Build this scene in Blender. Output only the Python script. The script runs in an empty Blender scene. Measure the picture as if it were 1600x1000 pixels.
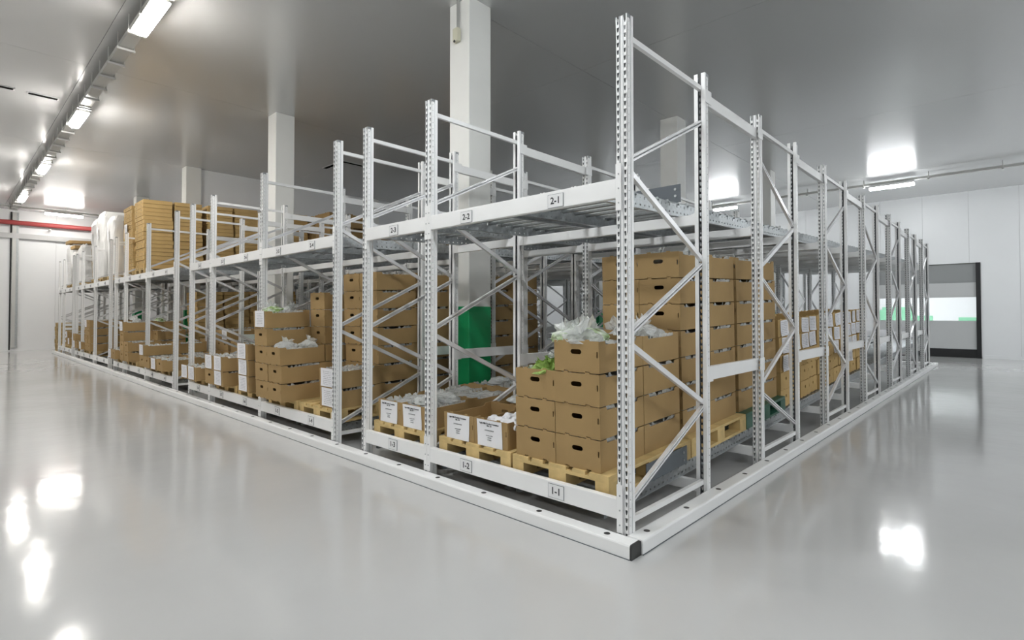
import bpy, bmesh, math, random
from mathutils import Vector, Matrix
random.seed(7)
S = bpy.context.scene
COL = S.collection

# ------------------------------------------------------------------ camera, world, exposure
cam_d = bpy.data.cameras.new('camera')
cam = bpy.data.objects.new('camera', cam_d); COL.objects.link(cam)
cam.location = (1.654, -2.735, 1.356)
F_PX, YAW, PITCH = 841.1, 0.756, 0.0186
cam_d.sensor_fit = 'HORIZONTAL'; cam_d.sensor_width = 36.0
cam_d.lens = F_PX * 36.0 / 1600.0
cam_d.shift_y = 25.98 / 1600.0 * -1.0
cam.rotation_euler = (math.pi/2 + PITCH, 0, YAW)
cam_d.clip_start = 0.05; cam_d.clip_end = 200
S.camera = cam

w = bpy.data.worlds.new('world'); S.world = w; w.use_nodes = True
w.node_tree.nodes['Background'].inputs[0].default_value = (0.9, 0.95, 1.0, 1)
w.node_tree.nodes['Background'].inputs[1].default_value = 0.05
S.view_settings.view_transform = 'Standard'
S.view_settings.look = 'None'
S.view_settings.exposure = 0.0
S.view_settings.gamma = 1.0
S.view_settings.use_curve_mapping = False
LAMP = 138.0            # strength of the ceiling luminaires
LAMP_HALL = 1.0        # factor for the lamps behind the camera
CEIL = 5.1
XL, XR, YF, YB = -24.7, 11.0, -12.0, 18.8    # room: left wall, right wall, wall behind camera, back wall

# ------------------------------------------------------------------ materials
MATS = {}
def mat(name, col, rough=.5, metal=0., spec=.5, noise=0., nscale=8., bump=0., bscale=40., coat=0., coat_rough=.05,
        emit=0., trans=0., stretch=(1, 1, 1), rnoise=0., ior=1.5):
    m = bpy.data.materials.new(name); m.use_nodes = True
    nt = m.node_tree; b = nt.nodes['Principled BSDF']
    b.inputs['Base Color'].default_value = (*col, 1); b.inputs['Roughness'].default_value = rough
    b.inputs['Metallic'].default_value = metal; b.inputs['Specular IOR Level'].default_value = spec
    b.inputs['Coat Weight'].default_value = coat; b.inputs['Coat Roughness'].default_value = coat_rough
    b.inputs['Transmission Weight'].default_value = trans; b.inputs['IOR'].default_value = ior
    if emit:
        b.inputs['Emission Color'].default_value = (*col, 1); b.inputs['Emission Strength'].default_value = emit
    tc = nt.nodes.new('ShaderNodeTexCoord'); mp = nt.nodes.new('ShaderNodeMapping')
    mp.inputs['Scale'].default_value = stretch
    nt.links.new(tc.outputs['Object'], mp.inputs['Vector'])
    if noise or rnoise:
        n = nt.nodes.new('ShaderNodeTexNoise'); n.inputs['Scale'].default_value = nscale; n.inputs['Detail'].default_value = 6
        nt.links.new(mp.outputs[0], n.inputs['Vector'])
        if noise:
            r = nt.nodes.new('ShaderNodeValToRGB')
            r.color_ramp.elements[0].position = .25; r.color_ramp.elements[1].position = .75
            r.color_ramp.elements[0].color = (*[max(0, c*(1-noise)) for c in col], 1)
            r.color_ramp.elements[1].color = (*[min(1, c*(1+noise)) for c in col], 1)
            nt.links.new(n.outputs['Fac'], r.inputs[0]); nt.links.new(r.outputs[0], b.inputs['Base Color'])
        if rnoise:
            q = nt.nodes.new('ShaderNodeMapRange')
            q.inputs['To Min'].default_value = max(0, rough-rnoise); q.inputs['To Max'].default_value = rough+rnoise
            nt.links.new(n.outputs['Fac'], q.inputs['Value']); nt.links.new(q.outputs[0], b.inputs['Roughness'])
    if bump:
        n2 = nt.nodes.new('ShaderNodeTexNoise'); n2.inputs['Scale'].default_value = bscale; n2.inputs['Detail'].default_value = 4
        bp = nt.nodes.new('ShaderNodeBump'); bp.inputs['Strength'].default_value = bump; bp.inputs['Distance'].default_value = .02
        nt.links.new(mp.outputs[0], n2.inputs['Vector']); nt.links.new(n2.outputs['Fac'], bp.inputs['Height'])
        nt.links.new(bp.outputs[0], b.inputs['Normal'])
    MATS[name] = m
    return m

M_WHITE = mat('white_rack_paint', (.86, .86, .855), .34, noise=.02, nscale=3)
M_GALV = mat('galvanised_steel', (.40, .42, .43), .38, metal=.85, noise=.18, nscale=30, rnoise=.12)
M_ZINC = mat('bare_zinc_inside', (.28, .29, .30), .5, metal=.5, noise=.25, nscale=22)
M_BRACE = mat('bright_brace_steel', (.85, .85, .86), .26, metal=.3, noise=.04, nscale=9)
M_CARD = mat('kraft_cardboard', (.375, .252, .115), .8, spec=.2, noise=.07, nscale=5, bump=.05, bscale=60)
M_CARD2 = mat('pale_kraft_cardboard', (.52, .355, .15), .8, spec=.2, noise=.08, nscale=6)
M_WOOD = mat('pine_wood', (.60, .44, .20), .7, spec=.25, noise=.22, nscale=7, stretch=(1, 1, 1), bump=.08, bscale=30)
M_WOODD = mat('old_pine_wood', (.50, .36, .17), .75, spec=.25, noise=.25, nscale=6)
M_PAPER = mat('white_paper', (.84, .84, .86), .7, spec=.2)
M_INK = mat('black_ink', (.03, .03, .035), .6)
M_BLACK = mat('black_plastic', (.02, .02, .02), .45)
M_RUBBER = mat('black_door_seal', (.012, .012, .013), .6)
M_GREEN = mat('green_wall_paint', (.005, .30, .10), .4)
M_GREENHAZE = mat('haze_paled_green_paint', (.30, .68, .44), .5)  # wall green paled: haze and brightness beyond the door put into its colour
M_SLOT = mat('dark_vent_slot', (.008, .008, .008), .95, spec=.05)
M_GREENP = mat('dark_green_plastic', (.02, .10, .06), .45)
M_COLUMN = mat('white_column_paint', (.78, .78, .75), .5, noise=.03, nscale=2)
M_WALL = mat('white_panel_steel', (.80, .81, .82), .35, spec=.4, noise=.015, nscale=1.2)
M_CEIL = mat('glossy_ceiling_steel', (.69, .695, .69), .23, metal=.32)
M_TRIM = mat('grey_trim_paint', (.52, .52, .52), .4)
M_RED = mat('red_pipe_paint', (.44, .075, .075), .4)
M_TRAY = mat('zinc_tray_steel', (.52, .52, .50), .42, metal=.45)
M_PLATE = mat('slate_grey_plate', (.10, .115, .13), .45)
M_DOORA = mat('grey_door_curtain', (.27, .28, .28), .55)
M_DOORB = mat('pale_door_curtain', (.52, .53, .53), .55)
M_LEAF = mat('lettuce_leaf', (.30, .44, .11), .5, noise=.4, nscale=25)
M_WRAP = mat('white_stretch_film', (.76, .755, .74), .3, noise=.10, nscale=5, bump=.3, bscale=7, stretch=(1, 1, .25))
M_CREAM = mat('cream_plastic', (.62, .60, .47), .5)
M_YEL = mat('yellow_plastic', (.75, .62, .12), .5)
M_LABELP = mat('lane_label_white', (.80, .80, .80), .5)

def film_material():
    m = bpy.data.materials.new('clear_plastic_film'); m.use_nodes = True
    nt = m.node_tree; b = nt.nodes['Principled BSDF']
    b.inputs['Base Color'].default_value = (.93, .95, .93, 1); b.inputs['Roughness'].default_value = .16
    b.inputs['Transmission Weight'].default_value = .5; b.inputs['IOR'].default_value = 1.25
    n = nt.nodes.new('ShaderNodeTexNoise'); n.inputs['Scale'].default_value = 26; n.inputs['Detail'].default_value = 5
    tc = nt.nodes.new('ShaderNodeTexCoord'); nt.links.new(tc.outputs['Object'], n.inputs['Vector'])
    bp = nt.nodes.new('ShaderNodeBump'); bp.inputs['Strength'].default_value = .9; bp.inputs['Distance'].default_value = .03
    nt.links.new(n.outputs['Fac'], bp.inputs['Height']); nt.links.new(bp.outputs[0], b.inputs['Normal'])
    return m
M_FILM = film_material()

def greens_film_material():
    m = bpy.data.materials.new('bagged_greens'); m.use_nodes = True
    nt = m.node_tree; b = nt.nodes['Principled BSDF']
    b.inputs['Roughness'].default_value = .22; b.inputs['Coat Weight'].default_value = .6
    tc = nt.nodes.new('ShaderNodeTexCoord')
    n = nt.nodes.new('ShaderNodeTexNoise'); n.inputs['Scale'].default_value = 14; n.inputs['Detail'].default_value = 6
    r = nt.nodes.new('ShaderNodeValToRGB'); e = r.color_ramp.elements
    e[0].position = .38; e[0].color = (.22, .34, .10, 1); e[1].position = .62; e[1].color = (.70, .74, .66, 1)
    nt.links.new(tc.outputs['Object'], n.inputs['Vector']); nt.links.new(n.outputs['Fac'], r.inputs[0])
    nt.links.new(r.outputs[0], b.inputs['Base Color'])
    bp = nt.nodes.new('ShaderNodeBump'); bp.inputs['Strength'].default_value = .8; bp.inputs['Distance'].default_value = .03
    nt.links.new(n.outputs['Fac'], bp.inputs['Height']); nt.links.new(bp.outputs[0], b.inputs['Normal'])
    return m
M_GREENS = greens_film_material()

def floor_material():
    m = bpy.data.materials.new('grey_epoxy_floor'); m.use_nodes = True
    nt = m.node_tree; b = nt.nodes['Principled BSDF']
    tc = nt.nodes.new('ShaderNodeTexCoord')
    n = nt.nodes.new('ShaderNodeTexNoise'); n.inputs['Scale'].default_value = .6; n.inputs['Detail'].default_value = 5
    nt.links.new(tc.outputs['Object'], n.inputs['Vector'])
    r = nt.nodes.new('ShaderNodeValToRGB'); e = r.color_ramp.elements
    e[0].position = .3; e[0].color = (.50, .497, .49, 1); e[1].position = .7; e[1].color = (.55, .548, .54, 1)
    nt.links.new(n.outputs['Fac'], r.inputs[0]); nt.links.new(r.outputs[0], b.inputs['Base Color'])
    q = nt.nodes.new('ShaderNodeMapRange'); q.inputs['To Min'].default_value = .08; q.inputs['To Max'].default_value = .14
    nt.links.new(n.outputs['Fac'], q.inputs['Value']); nt.links.new(q.outputs[0], b.inputs['Roughness'])
    b.inputs['Specular IOR Level'].default_value = .38; b.inputs['IOR'].default_value = 1.5
    n2 = nt.nodes.new('ShaderNodeTexNoise'); n2.inputs['Scale'].default_value = 3.5; n2.inputs['Detail'].default_value = 2
    nt.links.new(tc.outputs['Object'], n2.inputs['Vector'])
    bp = nt.nodes.new('ShaderNodeBump'); bp.inputs['Strength'].default_value = .10; bp.inputs['Distance'].default_value = .02
    nt.links.new(n2.outputs['Fac'], bp.inputs['Height']); nt.links.new(bp.outputs[0], b.inputs['Normal'])
    return m
M_FLOOR = floor_material()

def lamp_material(name, col, k):
    m = bpy.data.materials.new(name); m.use_nodes = True
    b = m.node_tree.nodes['Principled BSDF']
    b.inputs['Base Color'].default_value = (.9, .9, .9, 1)
    b.inputs['Emission Color'].default_value = (*col, 1); b.inputs['Emission Strength'].default_value = k
    return m
M_LAMPW = lamp_material('warm_white_lamp', (1.0, .965, .91), LAMP)
M_LAMPS = lamp_material('soft_warm_lamp', (1.0, .965, .91), LAMP*.6)
M_LAMPC = lamp_material('cool_white_lamp', (.95, .985, 1.0), LAMP)

def window_material():
    m = bpy.data.materials.new('clear_door_vinyl'); m.use_nodes = True
    b = m.node_tree.nodes['Principled BSDF']
    b.inputs['Base Color'].default_value = (.97, .98, .98, 1); b.inputs['Transmission Weight'].default_value = 1
    b.inputs['Roughness'].default_value = .03; b.inputs['IOR'].default_value = 1.05
    return m
M_VINYL = window_material()

# ------------------------------------------------------------------ mesh helpers
class MB:
    def __init__(s): s.v = []; s.f = []
    def add(s, vs, fs):
        o = len(s.v); s.v += [tuple(p) for p in vs]; s.f += [tuple(i+o for i in f) for f in fs]; return s
    def box(s, x0, x1, y0, y1, z0, z1):
        return s.add([(x0, y0, z0), (x1, y0, z0), (x1, y1, z0), (x0, y1, z0), (x0, y0, z1), (x1, y0, z1), (x1, y1, z1), (x0, y1, z1)],
                     [(0, 3, 2, 1), (4, 5, 6, 7), (0, 1, 5, 4), (1, 2, 6, 5), (2, 3, 7, 6), (3, 0, 4, 7)])
    def prism(s, prof, p0, p1, ux, uy, caps=True):
        """closed profile [(a,b)] swept from p0 to p1, a along ux and b along uy"""
        p0, p1, ux, uy = map(Vector, (p0, p1, ux, uy)); n = len(prof)
        vs = [p0+ux*a+uy*b for a, b in prof]+[p1+ux*a+uy*b for a, b in prof]
        fs = [(i, (i+1) % n, n+(i+1) % n, n+i) for i in range(n)]
        if caps: fs += [tuple(range(n))[::-1], tuple(range(n, 2*n))]
        return s.add(vs, fs)
    def cyl(s, p0, p1, r, n=10, caps=True):
        p0, p1 = Vector(p0), Vector(p1); d = (p1-p0).normalized()
        a = d.orthogonal().normalized(); b = d.cross(a)
        return s.prism([(r*math.cos(2*math.pi*i/n), r*math.sin(2*math.pi*i/n)) for i in range(n)], p0, p1, a, b, caps)
    def mesh(s, name, m, smooth=False, recalc=True, bevel=0.):
        me = bpy.data.meshes.new(name); me.from_pydata(s.v, [], s.f)
        if recalc or bevel:
            bm = bmesh.new(); bm.from_mesh(me)
            if bevel:
                bmesh.ops.bevel(bm, geom=[e for e in bm.edges if e.is_manifold and e.calc_face_angle(0) > .5], offset=bevel, segments=2, affect='EDGES', profile=.6)
            bmesh.ops.recalc_face_normals(bm, faces=bm.faces); bm.to_mesh(me); bm.free()
        me.materials.append(m)
        if smooth:
            for p in me.polygons: p.use_smooth = True
        return me

def obj(name, me, parent=None, loc=(0, 0, 0), rot=(0, 0, 0), kind=None):
    o = bpy.data.objects.new(name, me); COL.objects.link(o)
    o.location = loc; o.rotation_euler = rot
    if parent: o.parent = parent
    if kind: o['kind'] = kind
    return o
def empty(name, loc=(0, 0, 0), rot=(0, 0, 0)):
    o = bpy.data.objects.new(name, None); COL.objects.link(o); o.location = loc; o.rotation_euler = rot
    o.empty_display_size = .1
    return o
def tag(o, label, cat, group=None):
    o['label'] = label; o['category'] = cat
    if group: o['group'] = group
    return o
def dup(root, loc, rot=None):
    def rec(o, par):
        c = o.copy(); COL.objects.link(c)
        if par: c.parent = par
        for ch in o.children: rec(ch, c)
        return c
    r = rec(root, None); r.location = loc
    if rot is not None: r.rotation_euler = rot
    return r
class Proto:
    """first use moves the prototype itself, later uses copy it"""
    def __init__(s, root): s.root = root; s.used = False
    def place(s, loc, rot=(0, 0, 0)):
        if not s.used:
            s.used = True; s.root.location = loc; s.root.rotation_euler = rot; return s.root
        return dup(s.root, loc, rot)
def text_mesh(txt, size, m, bold=0., align='CENTER', shear=0.):
    c = bpy.data.curves.new('lettering', 'FONT'); c.body = txt; c.size = size; c.align_x = align; c.align_y = 'CENTER'
    c.extrude = .0006; c.offset = bold; c.shear = shear; c.resolution_u = 2; c.space_line = .95
    o = bpy.data.objects.new('lettering', c); COL.objects.link(o)
    bpy.context.view_layer.update()
    me = bpy.data.meshes.new_from_object(o.evaluated_get(bpy.context.evaluated_depsgraph_get()))
    bpy.data.objects.remove(o); bpy.data.curves.remove(c)
    me.materials.clear(); me.materials.append(m)
    return me

ORD = ['front', 'second', 'third', 'fourth', 'fifth', 'sixth', 'seventh', 'eighth', 'ninth', 'tenth', 'eleventh', 'twelfth', 'thirteenth', 'rearmost']
NUM = ['zero', 'one', 'two', 'three', 'four', 'five', 'six', 'seven', 'eight', 'nine', 'ten', 'eleven', 'twelve', 'thirteen', 'fourteen', 'fifteen', 'sixteen', 'seventeen', 'eighteen', 'nineteen', 'twenty', 'twentyone']
NTH = ['bottom', 'second', 'third', 'fourth', 'fifth', 'sixth', 'seventh', 'eighth', 'ninth', 'tenth', 'eleventh', 'twelfth', 'thirteenth', 'fourteenth',
       'fifteenth', 'sixteenth', 'seventeenth', 'eighteenth', 'nineteenth', 'twentieth']

# ------------------------------------------------------------------ the room
T = .15
floor = obj('floor', MB().box(XL-T, XR+T, YF-T, YB+7, -.2, 0).mesh('floor', M_FLOOR), kind='structure')

def panel_wall(name, axis, pos, a0, a1, z0, z1, pitch, off, openings=(), m=M_WALL, out=1):
    """insulated wall panels with open joints; openings = [(a0,a1,z0,z1)]"""
    mb = MB()
    core = MB()
    root = None; segs = []
    n0 = math.floor((a0-off)/pitch)
    a = off+n0*pitch
    pieces = []
    while a < a1:
        s0, s1 = max(a, a0), min(a+pitch, a1)
        if s1-s0 > .02: pieces.append((s0+.003, s1-.003))
        a += pitch
    def put(b, p0, p1, q0, q1, d0, d1):
        lo, hi = sorted((pos+out*d0, pos+out*d1))
        if axis == 'y': b.box(p0, p1, lo, hi, q0, q1)
        else: b.box(lo, hi, p0, p1, q0, q1)
    def rects(p0, p1):
        cuts = [o for o in openings if o[0] < p1 and o[1] > p0]
        if not cuts: return [(p0, p1, z0, z1)]
        r = []; o = cuts[0]; l, h = max(p0, o[0]), min(p1, o[1])
        if l > p0: r.append((p0, l, z0, z1))
        if h < p1: r.append((h, p1, z0, z1))
        if o[3] < z1: r.append((l, h, o[3], z1))
        if o[2] > z0: r.append((l, h, z0, o[2]))
        return r
    for r in rects(a0, a1): put(core, *r, .02, T)
    root = obj(name, core.mesh(name, M_TRIM), kind='structure')
    for p0, p1 in pieces:
        for r in rects(p0, p1):
            b = MB(); put(b, *r, 0, .02); obj('wall_panel', b.mesh('wall_panel', m), root)
    return root
DOOR = (-1.90, .81, 0, 2.90)
panel_wall('wall_back', 'y', YB, XL, XR, 0, CEIL, 1.13, -.577, [DOOR])
panel_wall('wall_left', 'x', XL, YF, YB, 0, CEIL, 1.13, .2, out=-1)
panel_wall('wall_right', 'x', XR, YF, YB, 0, CEIL, 1.13, .2)
panel_wall('wall_front', 'y', YF, XL, XR, 0, CEIL, 1.13, -.577, out=-1)

# ceiling: steel sandwich panels with narrow seams
ceil = obj('ceiling', MB().box(XL-T, XR+T, YF-T, YB+T, CEIL+.02, CEIL+.2).mesh('ceiling', M_CEIL), kind='structure')
xs_c = [XL, -20.1, -13.83, -8.54, -3.2, 2.1, 7.4, XR]
ys_c = [YF, -6.6, -1.27, 4.0, 9.3, 14.6, YB]
for i in range(len(xs_c)-1):
    for j in range(len(ys_c)-1):
        obj('ceiling_panel', MB().box(xs_c[i]+.003, xs_c[i+1]-.003, ys_c[j]+.003, ys_c[j+1]-.003, CEIL, CEIL+.02).mesh('ceiling_panel', M_CEIL), ceil)

# bulkhead hanging under the ceiling beyond the third column
obj('trim_bulkhead', MB().box(-13.95, -13.80, 1.86, YB, 4.05, CEIL).mesh('trim_bulkhead', M_WALL), kind='structure')
# ledge on left wall
obj('trim_left', MB().box(XL, XL+.12, YF, YB, 4.06, 4.24).mesh('trim_left', M_TRIM), kind='structure')
obj('baseboard_left', MB().box(XL, XL+.03, YF, YB, 0, .10).mesh('baseboard_left', M_WALL), kind='structure')
obj('baseboard_back', MB().box(.83, XR, YB-.03, YB, 0, .10).mesh('baseboard_back', M_WALL), kind='structure')

# white square columns with a green painted foot, standing in the rack aisles
COLX = [-3.19, -8.52, -13.86, -18.95, -23.2]
COLY = [1.66, 6.95, 12.2]
for i, cx in enumerate(COLX[:4]):
    for j, cy in enumerate(COLY):
        if i == 3 and j > 1: continue
        h = .177
        o = obj('column', MB().box(cx-h, cx+h, cy-h, cy+h, 0, CEIL).mesh('column', M_COLUMN, bevel=.012), kind='structure')
        obj('painted_band', MB().box(cx-h-.004, cx+h+.004, cy-h-.004, cy+h+.004, 0, 1.44).mesh('painted_band', M_GREEN, bevel=.012), o)
# socket box with cable on the nearest column
t = empty('junction_box', (-3.19, 1.479, 4.62))
obj('housing', MB().box(-.055, .035, -.06, 0, -.02, .14).mesh('housing', M_CREAM, bevel=.012), t)
obj('conduit', MB().cyl((-.02, -.012, .14), (-.02, -.012, .48), .010, 8).cyl((.005, -.012, .14), (.005, -.012, .48), .008, 8).mesh('conduit', M_TRAY), t)
obj('socket', MB().cyl((-.02, -.055, -.018), (-.02, -.062, -.018), .016, 10).mesh('socket', M_BLACK), t)
tag(t, 'small cream junction box with cable high on the nearest white column', 'junction box')

# rapid door in the back wall
d = obj('door_1', MB().box(DOOR[1]-.11, DOOR[1], YB-.04, YB+.12, 0, DOOR[3]).box(DOOR[0], DOOR[0]+.08, YB-.04, YB+.12, 0, DOOR[3])
        .box(DOOR[0]+.08, DOOR[1]-.11, YB-.01, YB+.03, .0, .26).mesh('door_1', M_RUBBER), kind='structure')
x0, x1 = DOOR[0]+.08, DOOR[1]-.11
obj('upper_curtain', MB().box(x0, x1, YB+.06, YB+.07, 2.27, DOOR[3]).mesh('upper_curtain', M_DOORA), d)
obj('middle_curtain', MB().box(x0, x1, YB+.03, YB+.045, 1.85, 2.30).mesh('middle_curtain', M_DOORB), d)
obj('lower_curtain', MB().box(x0, x1+.03, YB+.01, YB+.03, .26, 1.13).mesh('lower_curtain', M_DOORB), d)
obj('window_pane', MB().box(x0, x1, YB+.03, YB+.036, 1.13, 1.85).mesh('window_pane', M_VINYL), d)
# bright room seen through the door window
BY = YB+6.0
obj('wall_beyond', MB().box(-7, 5, BY, BY+.1, 0, 3.2).box(-7.1, -7, YB+.16, BY+.1, 0, 3.2).box(5, 5.1, YB+.16, BY+.1, 0, 3.2).mesh('wall_beyond', M_WALL), kind='structure')
obj('ceiling_beyond', MB().box(-7.1, 5.1, YB+.16, BY+.1, 3.2, 3.3).mesh('ceiling_beyond', M_WALL), kind='structure')
for (a, b, z0, z1) in [(-6.5, -2.6, .9, 1.50), (-2.6, -1.55, .9, 1.62), (-1.55, -.9, .9, 1.26), (-.1, 1.2, .9, 1.2)]:
    o = obj('trim_beyond', MB().box(a, b, BY-.03, BY, z0, z1).mesh('trim_beyond', M_GREENHAZE), kind='structure')

# ------------------------------------------------------------------ services: cable trays, lamps, pipes
def luminaire(name, loc, axis, L, m, label, zc=.0):
    t = empty(name, loc)
    prof = [(.085*math.cos(a), max(-.06, .055*math.sin(a))) for a in [math.pi*2*i/16 for i in range(16)]]
    ux = (0, 1, 0) if axis == 'x' else (1, 0, 0)
    e = (L/2, 0, 0) if axis == 'x' else (0, L/2, 0)
    n = [-c for c in e]
    hs = MB().prism([(-.06, .03), (.06, .03), (.092, -.004), (-.092, -.004)], n, e, ux, (0, 0, 1)).mesh('lamp_housing', M_TRAY)
    obj('lamp_housing', hs, t)
    df = MB().prism([(-.072, -.004), (.072, -.004), (.080, -.026), (.066, -.050), (.036, -.066), (-.036, -.066), (-.066, -.050), (-.080, -.026)], n, e, ux, (0, 0, 1)).mesh('lamp_diffuser', m)
    obj('lamp_diffuser', df, t)
    return tag(t, label, 'light')

def tray(name, axis, fixed, a0, a1, z, width, pitch, label, drop=.2):
    t = empty(name, (0, 0, 0))
    tr = MB(); W = width/2
    def P(a, c, zz): return (a, fixed+c, zz) if axis == 'x' else (fixed+c, a, zz)
    u = (0, 1, 0) if axis == 'x' else (1, 0, 0)
    tr.prism([(-W, .06), (-W, 0), (W, 0), (W, .06), (W-.004, .06), (W-.004, .004), (-W+.004, .004), (-W+.004, .06)], P(a0, 0, z), P(a1, 0, z), u, (0, 0, 1))
    obj('tray_channel', tr.mesh('tray_channel', M_TRAY), t)
    W2 = W+.015
    mrods = [MB().cyl(P(0, s*W2, z-.02), P(0, s*W2, CEIL), .007, 6).mesh('hanger_rod', M_TRAY) for s in (-1, 1)]
    b2 = MB()
    lo = P(-.02, -W2-.012, -.045); hi = P(.02, W2+.012, -.015)
    vs = [min(lo[0], hi[0]), max(lo[0], hi[0]), min(lo[1], hi[1]), max(lo[1], hi[1])]
    rail = MB()
    if axis == 'x': rail.box(-.02, .02, fixed-W2-.012, fixed+W2+.012, z-.04, z-.01)
    else: rail.box(fixed-W2-.012, fixed+W2+.012, -.02, .02, z-.04, z-.01)
    mr = rail.mesh('bracket', M_TRAY)
    a = a0+.2
    while a < a1:
        l = (a, 0, 0) if axis == 'x' else (0, a, 0)
        br = obj('bracket', mr, t, l)
        for q in mrods: obj('hanger_rod', q, br)
        a += pitch
    return tag(t, label, 'cable tray')
tray('cable_tray', 'x', -1.085, XL+1.3, XR, 4.905, .15, .60, 'long grey cable tray with hanger brackets running over the left aisle', )
tray('cable_tray', 'y', -23.2, -1.4, YB-.1, 4.96, .12, 1.5, 'grey cable tray crossing in front of the far left wall')
tray('cable_tray', 'x', 15.1, -22, XR, 4.93, .06, 1.45, 'thin grey cable tray along the ceiling before the back wall')
nm = ['second', 'third', 'fourth']
for i, x in enumerate([-5.75, -10.6, -15.45, -20.3]):
    luminaire('ceiling_lamp', (x, -1.085, 4.86), 'x', .95, M_LAMPW,
              'glowing lamp under the left cable tray, ' + ['nearest the camera', 'second from the camera', 'third from the camera', 'farthest, by the left wall'][i])
for i, x in enumerate([-.9, 3.95, 8.8]):
    luminaire('ceiling_lamp', (x, -1.085, 4.86), 'x', 1.05, M_LAMPC, 'lamp under the tray over the front aisle, ' + ['first', 'second', 'third'][i] + ' right of the frame')
for i, x in enumerate([-.86, -5.55, -10.3, -15.0]):
    luminaire('ceiling_lamp', (x, 15.1, 4.86), 'x', 1.0, M_LAMPC, 'glowing lamp under the thin tray by the back wall, ' + ['rightmost', 'second from right', 'third from right', 'leftmost'][i])
luminaire('ceiling_lamp', (3.9, 15.1, 4.86), 'x', 1.0, M_LAMPC, 'lamp under the thin back tray, just outside the right edge')
luminaire('ceiling_lamp', (8.6, 15.1, 4.86), 'x', 1.0, M_LAMPC, 'lamp under the thin back tray, far right corner')
for i, y in enumerate([.25, 5.2]):
    luminaire('ceiling_lamp', (-23.2, y, 4.9), 'y', 1.05, M_LAMPS, 'glowing lamp before the far left wall, ' + ['above the red pipe', 'hidden behind the wrapped pallets'][i])
for i, x in enumerate([-18, -12, -6, 0, 6]):
    luminaire('ceiling_lamp', (x, -8.0, 4.95), 'x', 1.2, M_LAMPC if i > 2 else M_LAMPW, 'lamp on the ceiling behind the camera, number %s from the left' % ['one', 'two', 'three', 'four', 'five'][i])
for i, y in enumerate([4.2, 9.5]):
    luminaire('ceiling_lamp', (7.0, y, 4.95), 'y', 1.2, M_LAMPC, 'lamp over the right hand aisle, ' + ['near', 'far'][i])
luminaire('ceiling_lamp', (-1.2, YB+3.0, 3.1), 'x', 2.4, M_LAMPC, 'lamp in the bright room behind the door')

t = empty('sprinkler_pipe', (0, 0, 0))
obj('pipe', MB().cyl((-24.5, YF+.2, 4.55), (-24.5, YB-.2, 4.72), .085, 14).mesh('pipe', M_RED, smooth=True), t)
for k in range(6):
    y = -10+k*5.0
    obj('pipe_bracket', MB().box(XL+.004, -24.40, y-.03, y+.03, 4.43, 4.47).mesh('pipe_bracket', M_TRAY), t)
tag(t, 'red fire pipe running along the far left wall', 'pipe')
t = empty('cable_trunking', (XL+.002, -.93, 0))
obj('channel', MB().box(.03, .10, -.09, .09, .12, 5.0).mesh('channel', M_TRAY, bevel=.008), t)
obj('cover_seam', MB().box(.10, .106, .02, .08, .14, 4.98).mesh('cover_seam', M_GALV), t)
obj('cable', MB().cyl((.03, -.12, .04), (.03, -.12, 5.0), .02, 8).mesh('cable', M_BLACK), t)
tag(t, 'grey vertical cable trunking standing on the far left wall', 'trunking')

def vent(x, y, L, axis, label):
    t = empty('ceiling_vent', (x, y, CEIL-.012))
    e = (L/2, .048) if axis == 'x' else (.048, L/2)
    obj('vent_frame', MB().box(-e[0]-.02, e[0]+.02, -e[1]-.02, e[1]+.02, 0, .012).mesh('vent_frame', M_TRIM), t)
    obj('vent_slot', MB().box(-e[0], e[0], -e[1], e[1], -.003, 0).mesh('vent_slot', M_SLOT), t)
    tag(t, label, 'vent')
vent(-10.5, -2.26, .60, 'y', 'dark slot vent in the ceiling at the left edge, outer of two')
vent(-10.52, -1.58, .38, 'y', 'dark slot vent in the ceiling left of the cable tray, inner of two')
vent(-10.42, 4.24, .60, 'y', 'dark slot vent in the ceiling above the rack aisle, pointing away')
vent(-11.05, 4.0, .55, 'x', 'dark slot vent in the ceiling above the rack aisle, pointing sideways')

# ------------------------------------------------------------------ pallet rack
PW = .075                      # post width
seq = 'DSGDDSHDDSGDDSGDS'
DX = {'D': 1.8348, 'S': .961, 'G': .5641, 'H': .8451}
LX = [0.]
for s in seq: LX.append(LX[-1]+DX[s])
H = 3.118; SLOPE = .034; TILT = math.atan(SLOPE); FD = 1.1
NL = len(LX)
LANES = []; BAYS = []          # lane: (number, x centre); bay: (index, x left, x right, [lane numbers])
n = 0
for i, s in enumerate(seq):
    a, b = LX[i]+PW, LX[i+1]
    if s == 'D':
        m_ = (a+b)/2; ls = []
        for c in (m_-.4075-.03, m_+.4075+.0): n += 1; LANES.append((n, -c)); ls.append(n)
        BAYS.append((i, -b, -a, ls))
    elif s == 'S':
        n += 1; LANES.append((n, -(a+b)/2)); BAYS.append((i, -b, -a, [n]))
LANE = dict(LANES)
LANE[1] = -.575; LANE[2] = -1.395
def line_name(i):
    if i == 0: return 'at the corner end'
    l = [b for b in BAYS if b[0] == i-1]; r = [b for b in BAYS if b[0] == i]
    lo = l[0][3][-1] if l else None; hi = r[0][3][0] if r else None
    if lo and hi: return 'between lanes %s and %s' % (NUM[lo], NUM[hi])
    if lo: return 'beyond lane %s' % NUM[lo]
    return 'before lane %s' % NUM[hi]

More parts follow.
